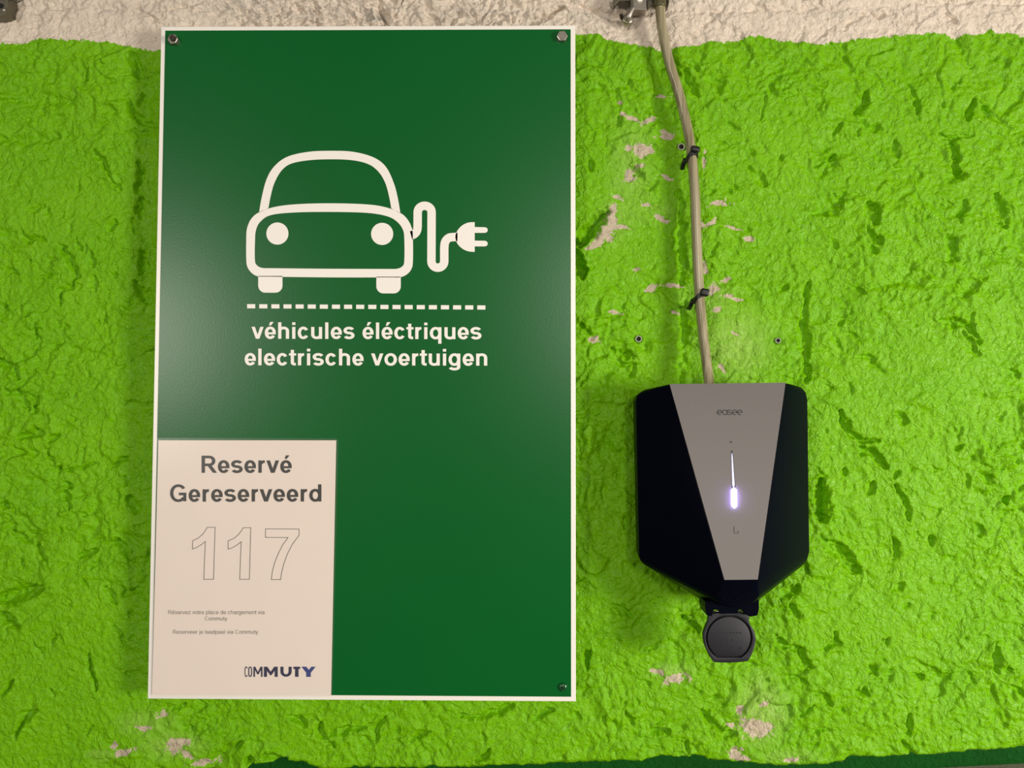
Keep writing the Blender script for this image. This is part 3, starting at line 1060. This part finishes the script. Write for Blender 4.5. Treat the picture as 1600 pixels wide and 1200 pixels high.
one = [(488, 722), (549, 722), (543, 915), (537, 1109), (461, 1109), (466, 970), (472, 833), (445, 855), (410, 875), (377, 887), (379, 822), (420, 802), (455, 773), (475, 745)]
two = [(752, 725), (811, 725), (806, 915), (801, 1109), (725, 1109), (730, 970), (736, 835), (708, 857), (675, 876), (640, 888), (640, 822), (685, 803), (718, 775), (738, 748)]
sev = [(915, 733), (1166, 735), (1166, 785), (1120, 845), (1083, 915), (1055, 990), (1037, 1060), (1030, 1111), (957, 1111), (966, 1045), (983, 980), (1010, 915), (1040, 855), (1078, 802), (914, 801)]
for lp in (one, two, sev):
    n = len(lp)
    cxm, cym = sum(p[0] for p in lp) / n, sum(p[1] for p in lp) / n
    tk = 4.6
    ins = []
    area = sum(lp[i][0] * lp[(i + 1) % n][1] - lp[(i + 1) % n][0] * lp[i][1] for i in range(n))
    sgn = 1 if area > 0 else -1
    for i in range(n):
        a, b, c_ = np.array(lp[i - 1], float), np.array(lp[i], float), np.array(lp[(i + 1) % n], float)
        d1, d2 = (b - a) / np.linalg.norm(b - a), (c_ - b) / np.linalg.norm(c_ - b)
        n1, n2 = np.array([-d1[1], d1[0]]) * sgn, np.array([-d2[1], d2[0]]) * sgn
        mm = (n1 + n2)
        mm = mm / max(0.35, mm.dot(n1))
        ins.append(tuple(b + mm * tk))
    vs = [np_(*p) for p in lp] + [np_(*p) for p in ins]
    o = mesh('numeral', vs, [(i, (i + 1) % n, n + (i + 1) % n, n + i) for i in range(n)], M_GREYINK, notice, fix=False)
    face_camera_side(o.data)


# the wordmark whose letters grow from narrow to wide
def lg(x, y):
    return on(220 + x / 4.706, 880 + y / 4.706, YI)


def logo_poly(polys, mat, strokes=(), V=9, H=9):
    vs, fs = [], []
    for pl in polys:
        b0 = len(vs)
        tri = tessellate_polygon([[Vector((p[0], p[1], 0)) for p in pl]])
        vs += [lg(*p) for p in pl]
        fs += [tuple(b0 + i for i in t) for t in tri]
    for st in strokes:
        Lp, Rp = ribbon2(st, V, H)
        b0, k = len(vs), len(Lp)
        vs += [lg(*p) for p in Lp + Rp]
        fs += [(b0 + i, b0 + i + 1, b0 + k + i + 1, b0 + k + i) for i in range(k - 1)]
    o = mesh('wordmark_letter', vs, fs, mat, notice, fix=False)
    face_camera_side(o.data)


T, B_ = 761, 836
logo_poly([], M_NAVY, [arc(775, 798, 9, 34, -35, -325, 24, 3)], 6, 8)
logo_poly([], M_NAVY, [arc(804, 798, 10.5, 34, 0, 360, 28, 3)], 8, 8)
logo_poly([[(828, B_), (828, T), (842, T), (861, 800), (880, T), (895, T), (895, B_), (883, B_), (883, 785), (865, 818), (857, 818), (840, 785), (840, B_)]], M_NAVY)
logo_poly([[(905, B_), (905, T), (931, T), (955, 798), (981, T), (1007, T), (1007, B_), (984, B_), (984, 792), (960, 824), (951, 824), (928, 792), (928, B_)]], M_NAVY)
logo_poly([], M_NAVY, [[(1038, T), (1038, 800)] + arc(1068, 800, 30, 27, 180, 0, 14, 2.4)[1:-1][::1] + [(1098, 800), (1098, T)]] if False else
          [[(1038, T), (1038, 798)] + [(1068 - 30 * math.cos(a), 798 + 28 * math.sin(a)) for a in np.linspace(0.15, math.pi - 0.15, 12)] + [(1098, 798), (1098, T)]], 23, 18)
logo_poly([[(1122, T), (1172, T), (1172, 778), (1160, 778), (1160, B_), (1134, B_), (1134, 778), (1122, 778)]], M_NAVY)
logo_poly([[(1181, T), (1217, T), (1236, 784), (1254, T), (1285, T), (1250, 806), (1250, B_), (1216, B_), (1216, 806)]], M_BLUEINK)

# ------------------------------------------------------------------ the charging station
YR = -0.045                                     # rim of the housing
rim_px = [(1052, 605)] + [(1012, 607.5), (1003, 611), (996, 617), (993.5, 626), (993.5, 640), (996, 760), (998.5, 868), (1000, 875), (1006, 882),
          (1050, 910), (1094, 937), (1106, 944), (1130, 948), (1165, 947), (1182, 940), (1215, 913), (1254, 884), (1262, 874), (1265, 862), (1264, 760),
          (1262.5, 640), (1262, 624), (1259, 612), (1252, 605), (1243, 602.5), (1224, 601.5)]
rim = [on(x, y, YR) for x, y in rim_px]
cxm = sum(p.x for p in rim) / len(rim)
czm = sum(p.z for p in rim) / len(rim)
back = [Vector((cxm + (p.x - cxm) * 0.985, -0.013, czm + (p.z - czm) * 0.985)) for p in rim]
PA, PB = on(1046, 600.5, -0.070), on(1227, 598.2, -0.070)
PC, PD = on(1183.5, 905.5, -0.110), on(1131.5, 906, -0.110)
front = [PA, PB, PC, PD] + [on(1186, 931, -0.098), on(1177, 942, -0.094), on(1150, 949, -0.092), on(1124, 943, -0.094), on(1119, 934, -0.097)]
station = empty('charging_station', Vector((cxm, -0.013, min(p.z for p in rim))), 'black faceted wall charging station with a grey tapered front plate and a glowing light strip', 'charging station')
bm = bmesh.new()
for p in rim + back + front:
    bm.verts.new(p)
res = bmesh.ops.convex_hull(bm, input=bm.verts)
bmesh.ops.delete(bm, geom=list({g for g in res['geom_interior'] + res['geom_unused'] if isinstance(g, bmesh.types.BMVert)}), context='VERTS')
bmesh.ops.dissolve_limit(bm, angle_limit=math.radians(3), verts=bm.verts, edges=bm.edges)
from_bm('housing', bm, M_BLACK, station, smooth=True, bevel=0.0014, seg=3, angle=14)

# front plate
pn = (PB - PA).cross(PD - PA).normalized()
if pn.y > 0:
    pn = -pn
off = pn * 0.0012
quad = [PA, PB, PC, PD]
bm = bmesh.new()
fv = [bm.verts.new(p + off) for p in quad]
bv = [bm.verts.new(p - off * 0.5) for p in quad]
bm.faces.new(fv)
bm.faces.new(bv[::-1])
for i in range(4):
    bm.faces.new((fv[i], fv[(i + 1) % 4], bv[(i + 1) % 4], bv[i]))
plate = from_bm('front_plate', bm, M_PLATE, station, bevel=0.0004)
PP = PA + off


def pl(x, y, lift=0.0):
    return on_plane(x, y, PP + pn * lift, pn)


def plate_print(name, strokes, polys, V, H, mat, lift=0.0002):
    vs, fs = [], []
    for st in strokes:
        Lp, Rp = ribbon2(st, V, H)
        b0, k = len(vs), len(Lp)
        vs += [pl(x, y, lift) for x, y in Lp + Rp]
        fs += [(b0 + i, b0 + i + 1, b0 + k + i + 1, b0 + k + i) for i in range(k - 1)]
    for p in polys:
        b0 = len(vs)
        vs += [pl(x, y, lift) for x, y in p]
        fs.append(tuple(range(b0, b0 + len(p))))
    o = mesh(name, vs, fs, mat, plate, fix=False)
    face_camera_side(o.data)
    return o


yc = 644.3
logo = []
rl = 3.6
for i, chx in enumerate((1124.4, 1132.6, 1140.2, 1148.0, 1156.0)):
    if i in (0, 3, 4):
        logo.append(arc(chx, yc, rl, 3.6, 10, -300, 20, 2.0)[::-1])
        logo.append([(chx - rl, yc), (chx + rl, yc)])
    elif i == 1:
        logo.append(arc(chx, yc, rl, 3.6, 20, 340, 20, 2.0))
        logo.append([(chx + rl, yc - 3.6), (chx + rl, yc + 3.6)])
    else:
        logo.append([(chx + 2.8, yc - 3.4), (chx - 1.6, yc - 3.4), (chx - 3, yc - 1.9), (chx - 1.6, yc - 0.2), (chx + 1.6, yc + 0.2), (chx + 3, yc + 1.9), (chx + 1.6, yc + 3.4), (chx - 2.8, yc + 3.4)])
plate_print('logo', logo, [], 1.3, 1.3, M_MARK)
plate_print('sensor_hole', [], [[(1142 + 1.5 * math.cos(a), 690.7 + 1.5 * math.sin(a)) for a in np.linspace(0, 2 * np.pi, 14, endpoint=False)]], 1, 1, M_MARK)
plate_print('touch_icon', [[(1147, 822), (1147, 833)], [(1147, 833), (1153.5, 833)], [(1153.5, 833), (1153.5, 829)]], [], 0.9, 0.9, M_MARK)
slot = plate_print('light_slot', [], [[(1142.3, 704), (1144.5, 704), (1149.5, 765), (1143.6, 765)]], 1, 1, M_MARK)


def led_bar(name, x0, y0, x1, y1, w0, w1, hgt, mat):
    """half-round light guide standing proud of the plate"""
    vs, fs = [], []
    N, K = 10, 9
    a, b = pl(x0, y0), pl(x1, y1)
    ax = (b - a).normalized()
    side = ax.cross(pn).normalized()
    for i in range(N + 1):
        t = i / N
        en = min(1.0, math.sqrt(max(0.02, 1 - (abs(2 * t - 1)) ** 12)))
        w = (w0 + (w1 - w0) * t) * en
        for k_ in range(K):
            th = math.pi * k_ / (K - 1)
            vs.append(a + (b - a) * t + side * (w / 2 * math.cos(th)) + pn * (hgt * en * math.sin(th)))
    for i in range(N):
        for k_ in range(K - 1):
            p0 = i * K + k_
            fs.append((p0, p0 + 1, p0 + K + 1, p0 + K))
    fs.append(tuple(range(K)))
    fs.append(tuple(N * K + i for i in range(K)))
    return mesh(name, vs, fs, mat, plate, smooth=True)


o = led_bar('light_strip', 1146.6, 762, 1147.3, 794, 0.0054, 0.0054, 0.0042, M_LED)
o['label'] = 'bright violet-white lit end of the light strip'
o = led_bar('light_guide', 1143.3, 706, 1146.2, 763, 0.0010, 0.0030, 0.0006, M_LEDDIM)
o['label'] = 'thin dimly lit upper part of the light strip'

# socket at the lower tip, ribs, hinge and hanging cover
YF = -0.072                                     # front of the hanging cover
socket = slab('socket_collar', [on(x, y, -0.082) for x, y in ((1102.5, 940), (1186, 937), (1186.5, 950), (1184, 962), (1172, 964), (1163, 958.6), (1161.5, 952.8), (1154, 952.8), (1152.5, 959), (1125, 959.5), (1124, 953), (1115, 953),
                                                             (1113.5, 959), (1113, 963), (1104.5, 962), (1102, 950))], 0.03, M_BLACK, station, bevel=0.0008)
for xx, yy, ln in ((1122, 926, 4), (1145, 925, 6), (1172, 926, 5), (1128, 936, 6), (1152, 935, 7), (1158, 930, 4)):
    dy_ = -0.110 + (yy - 906) * 0.00042
    p, q = on(xx - ln / 2, yy, dy_), on(xx + ln / 2, yy, dy_)
    vs, fs = tube([p, q], 0.0005, 8)
    mesh('socket_rib', vs, fs, M_BLACK, socket, smooth=True)
vs, fs = tube([on(1103, 955.3, -0.0755), on(1185, 954.3, -0.076)], 0.0008, 12)
pin = mesh('hinge_pin', vs, fs, M_ZINC, station, smooth=True)
pin['label'] = 'thin steel hinge pin'

neck = [(1127, 957.5), (1152, 957), (1166, 959.5), (1171, 964), (1170.5, 970), (1173, 977), (1178, 985), (1180.5, 994), (1180.5, 1004), (1178, 1014), (1174, 1024), (1169.5, 1031.5), (1166, 1033.5),
        (1142, 1035.5), (1120, 1035), (1115, 1033.5), (1110.5, 1028), (1104, 1015), (1100.5, 1005), (1099, 994), (1100.5, 985), (1104, 976.5), (1106.5, 970), (1107, 963), (1112, 959.5)]
neck = [tuple(p) for p in catmull(neck, 3, True)]
cx0, cy0 = 1139.2, 997.0


def disc(rr, flat):
    out = []
    for a in np.linspace(0, 2 * np.pi, 56, endpoint=False):
        x, y = cx0 + rr * math.cos(a), cy0 + rr * 0.99 * math.sin(a)
        out.append((x, min(y, flat)))
    res_ = []
    for p in out:
        if not res_ or math.dist(p, res_[-1]) > 0.4:
            res_.append(p)
    return res_


cover = slab('socket_cover', [on(x, y, YF) for x, y in neck], 0.006, M_COVER, station, holes=[[on(x, y, YF) for x, y in disc(36.3, 1027.6)][::-1]], bevel=0.0007, smooth=True)
slab('groove_floor', [on(x, y, YF + 0.0035) for x, y in disc(37.5, 1028.6)], 0.003, M_GAP, cover)
disk = slab('cover_disk', [on(x, y, YF + 0.0002) for x, y in disc(33.6, 1025)], 0.004, M_COVER, cover, bevel=0.0006, smooth=True)
for (xa, xb, yy) in ((1120, 1161, 989), (1130, 1149, 1001), (1126, 1146, 1013)):
    n = int((xb - xa) / 5)
    for i in range(n):
        x = xa + (xb - xa) * i / n
        y0 = 0.0
        slab('relief_mark', [on(x, yy - 1.3, YF - 0.0001), on(x + 2.6, yy - 1.3, YF - 0.0001), on(x + 2.6, yy + 1.3, YF - 0.0001), on(x, yy + 1.3, YF - 0.0001)], 0.0008, M_COVER, cover)
hm = hex_prism('latch_dimple', 1157, 1013, 1.1, YF - 0.0002, YF + 0.001, M_GAP, cover, 0, 0, 14)
# wall bracket behind the housing
slab('mounting_plate', [on(x, y, -0.0135) for x, y in ((1040, 640), (1220, 640), (1220, 860), (1040, 860))], 0.02, M_BLACK, station)

# ------------------------------------------------------------------ the cable down to the station
path_px = [(1024, -900, .022), (1026, -400, .022), (1028, -160, .022), (1029.5, -80, .022), (1030.5, -20, .022), (1031.5, 15, .021), (1035.5, 50, .020), (1045, 95, .019), (1059, 140, .0185), (1070.5, 185, .018), (1079, 228, .0185), (1085, 290, .019), (1088, 360, .019),
           (1091, 430, .020), (1094.5, 480, .022), (1099.5, 530, .026), (1105, 575, .031), (1109, 605, .036), (1111, 625, .038)]
pp = catmull([on(x, y, -d) for x, y, d in path_px], 8)
cable = empty('cable', Vector(pp[-1]), 'beige sheathed power cable running down the wall into the top of the charging station', 'cable')
vs, fs = tube(pp, 0.0060, 20)
mesh('sheath', vs, fs, M_CABLE, cable, smooth=True)
vs, fs = tube(catmull([on(x, y, -d) for x, y, d in ((1024, -900, .022), (1026, -400, .022), (1028, -150, .022), (1029.5, -80, .022), (1030.5, -20, .022), (1031.2, 12, .0212))], 6), 0.0072, 20)
o = mesh('sleeve', vs, fs, M_SLEEVE, cable, smooth=True)
o['label'] = 'darker olive sleeve over the top of the cable'


def cable_at(py):
    best = min(pp, key=lambda p: abs(to_px(p[0], p[2], p[1])[1] - py))
    return Vector(best)


def cable_tie(py, tilt, head_dx, head_dy, hx, hz, label, legs):
    c = cable_at(py)
    tie = empty('cable_tie', c, label, 'cable tie', None)
    pts = []
    R = 0.0070
    for a in np.linspace(-1.0, math.pi + 1.0, 26):
        x = R * math.cos(a)
        y = -R * math.sin(a)
        pts.append(c + Vector((x, y, tilt * x - (legs[0] if x < 0 else legs[1]) * max(0, abs(x) - 0.0035))))
    vs, fs = [], []
    wd, th = 0.0060, 0.0014
    n = len(pts)
    for i, p in enumerate(pts):
        rad = Vector((p.x - c.x, p.y - c.y, 0)).normalized()
        for s_, t_ in ((-1, 0), (1, 0), (1, 1), (-1, 1)):
            vs.append(p + Vector((0, 0, s_ * wd / 2)) + rad * (t_ * th - 0.0006))
    for i in range(n - 1):
        for k_ in range(4):
            a, b = i * 4 + k_, i * 4 + (k_ + 1) % 4
            fs.append((a, b, b + 4, a + 4))
    fs += [(0, 1, 2, 3), tuple((n - 1) * 4 + q for q in range(4))]
    mesh('strap', vs, fs, M_TIE, tie)
    bm = bmesh.new()
    bmesh.ops.create_cube(bm, size=1.0, matrix=Matrix.Translation(c + Vector((head_dx, -R - 0.0022, head_dz(head_dy)))) @ Matrix.Rotation(0.2, 4, 'Y') @ Matrix.Diagonal((hx, 0.006, hz, 1)))
    from_bm('head', bm, M_TIE, tie, bevel=0.0022, seg=3, smooth=True)
    vs, fs = tube([c + Vector((-0.0072, 0.004, tilt * -0.007 - 0.002)), c + Vector((-0.008, 0.016, tilt * -0.007 - 0.009)), c + Vector((-0.0055, 0.030, -0.011))], 0.0027, 10)
    mesh('tail', vs, fs, M_TIE, tie, smooth=True)
    return tie


def head_dz(v):
    return v


cable_tie(240, 0.30, 0.0022, 0.0036, 0.0105, 0.0075, 'black cable tie around the cable near the green top edge, the upper one', (1.5, 1.0))
cable_tie(462, 0.42, 0.0042, 0.0026, 0.0100, 0.0090, 'black cable tie with a bulky head lower on the cable, closer to the charging station', (1.2, 0.3))


# drilled wall plugs
def wall_plug(px, py, r, label):
    hh = wall_h(px, py)
    c = on(px, py, -hh - 0.0032)
    root = empty('wall_plug', c, label, 'wall plug', None)
    n = 24
    lp = [c + Vector((r * math.cos(a), 0, r * math.sin(a))) for a in np.linspace(0, 2 * np.pi, n, endpoint=False)]
    li = [c + Vector((r * .66 * math.cos(a), 0, r * .66 * math.sin(a))) for a in np.linspace(0, 2 * np.pi, n, endpoint=False)]
    slab('collar', lp, 0.008, M_PLUGRING, root, bevel=0.0003, holes=[li[::-1]], smooth=True)
    lp2 = [p + Vector((0, 0.002, 0)) for p in li]
    slab('bore', lp2, 0.006, M_GAP, root)


wall_plug(998, 529.5, 0.0042, 'grey wall plug left of the cable, above the left corner of the charging station')
wall_plug(1216, 532, 0.0036, 'grey wall plug right of the cable, above the right side of the charging station')
wall_plug(1064.5, 229, 0.0046, 'grey wall plug half hidden beside the upper cable tie')

# ------------------------------------------------------------------ metal fixings at the top edge
clamp = empty('cable_clamp', on(1000, 10, -0.01), 'galvanised metal clamp with a hooked screw beside the cable at the top of the wall', 'clamp')


def mplate(name, pts, Y, depth, mat, parent, bevel=0.0006):
    return slab(name, [on(x, y, Y) for x, y in pts], depth, mat, parent, bevel=bevel)


body = mplate('clamp_body', [(989, 15), (987.5, -30), (1011, -30), (1010.5, 15)], -0.018, 0.016, M_ZINC, clamp)
mplate('side_wing', [(1011, 15), (1011, -30), (1028, -30), (1023, 2), (1013, 14)], -0.015, 0.004, M_DARKZINC, clamp)
mplate('cheek', [(985.6, 17), (985, -30), (988.6, -30), (989.2, 16)], -0.0195, 0.018, M_DARKZINC, clamp)
mplate('cross_bar', [(958, 1), (958, -10), (1044, -10), (1044, 0), (1010, 0.5), (985, 1)], -0.016, 0.006, M_DARKZINC, clamp)
mplate('spur', [(958.5, 0), (968, 0), (960.5, 8.5), (959, 8.5)], -0.018, 0.010, M_DARKZINC, clamp)
mplate('prong', [(1043, -6), (1046.2, -6), (1045.4, 6.8), (1043.6, 6.8)], -0.016, 0.014, M_DARKZINC, clamp)
vs, fs = tube(catmull([on(x, y, -d) for x, y, d in ((989, 12, .021), (985, 20, .021), (982, 27, .020), (980, 32, .016), (979, 35, .003))], 5), 0.0033, 14)
hook = mesh('hooked_screw', vs, fs, M_ZINC, clamp, smooth=True)
c = on(980.5, 31, -0.012)
bm = bmesh.new()
bmesh.ops.create_cone(bm, cap_ends=True, segments=24, radius1=0.0080, radius2=0.0060, depth=0.006, matrix=Matrix.Translation(c) @ Matrix.Rotation(math.pi / 2, 4, 'X'))
from_bm('washer', bm, M_ZINC, hook, bevel=0.001, smooth=True)
vs, fs = tube([on(972, 29, -0.012), on(970.5, 23, -0.016)], 0.0024, 10)
mesh('screw_tip', vs, fs, M_RUST, hook, smooth=True)
hex_prism('bolt_head', 999.5, -3, 4.6, -0.021, -0.0165, M_VINYL, body, 0.2, 0.0008)

brk = empty('bracket', on(0, 10, -0.01), 'grey metal bracket at the top left corner of the wall above the green paint', 'bracket')
pts = [(-40, 24)] + [(-1 + 11 * math.cos(a), 12 + 12 * math.sin(a)) for a in np.linspace(math.pi / 2, 0, 8)] + [(11.5, 4), (12.5, -4), (12, -30), (-40, -30)]
bp = mplate('bracket_plate', pts, -0.020, 0.020, M_DARKZINC, brk)
hex_prism('bolt_hole', 1.2, 9, 3.2, -0.0206, -0.019, M_GAP, bp, 0, 0, 18)
hex_prism('bolt_head', 5.5, 14.5, 1.9, -0.0215, -0.019, M_ZINC, bp, 0, 0.0003, 12)
vs, fs = tube([on(27.5 + 6 * math.cos(a), -3 + 5.8 * math.sin(a), -0.012) for a in np.linspace(-math.pi / 2 - 2.6, -math.pi / 2 + 3.68, 24)], 0.0011, 10)
mesh('wire_loop', vs, fs, M_DARKZINC, brk, smooth=True)
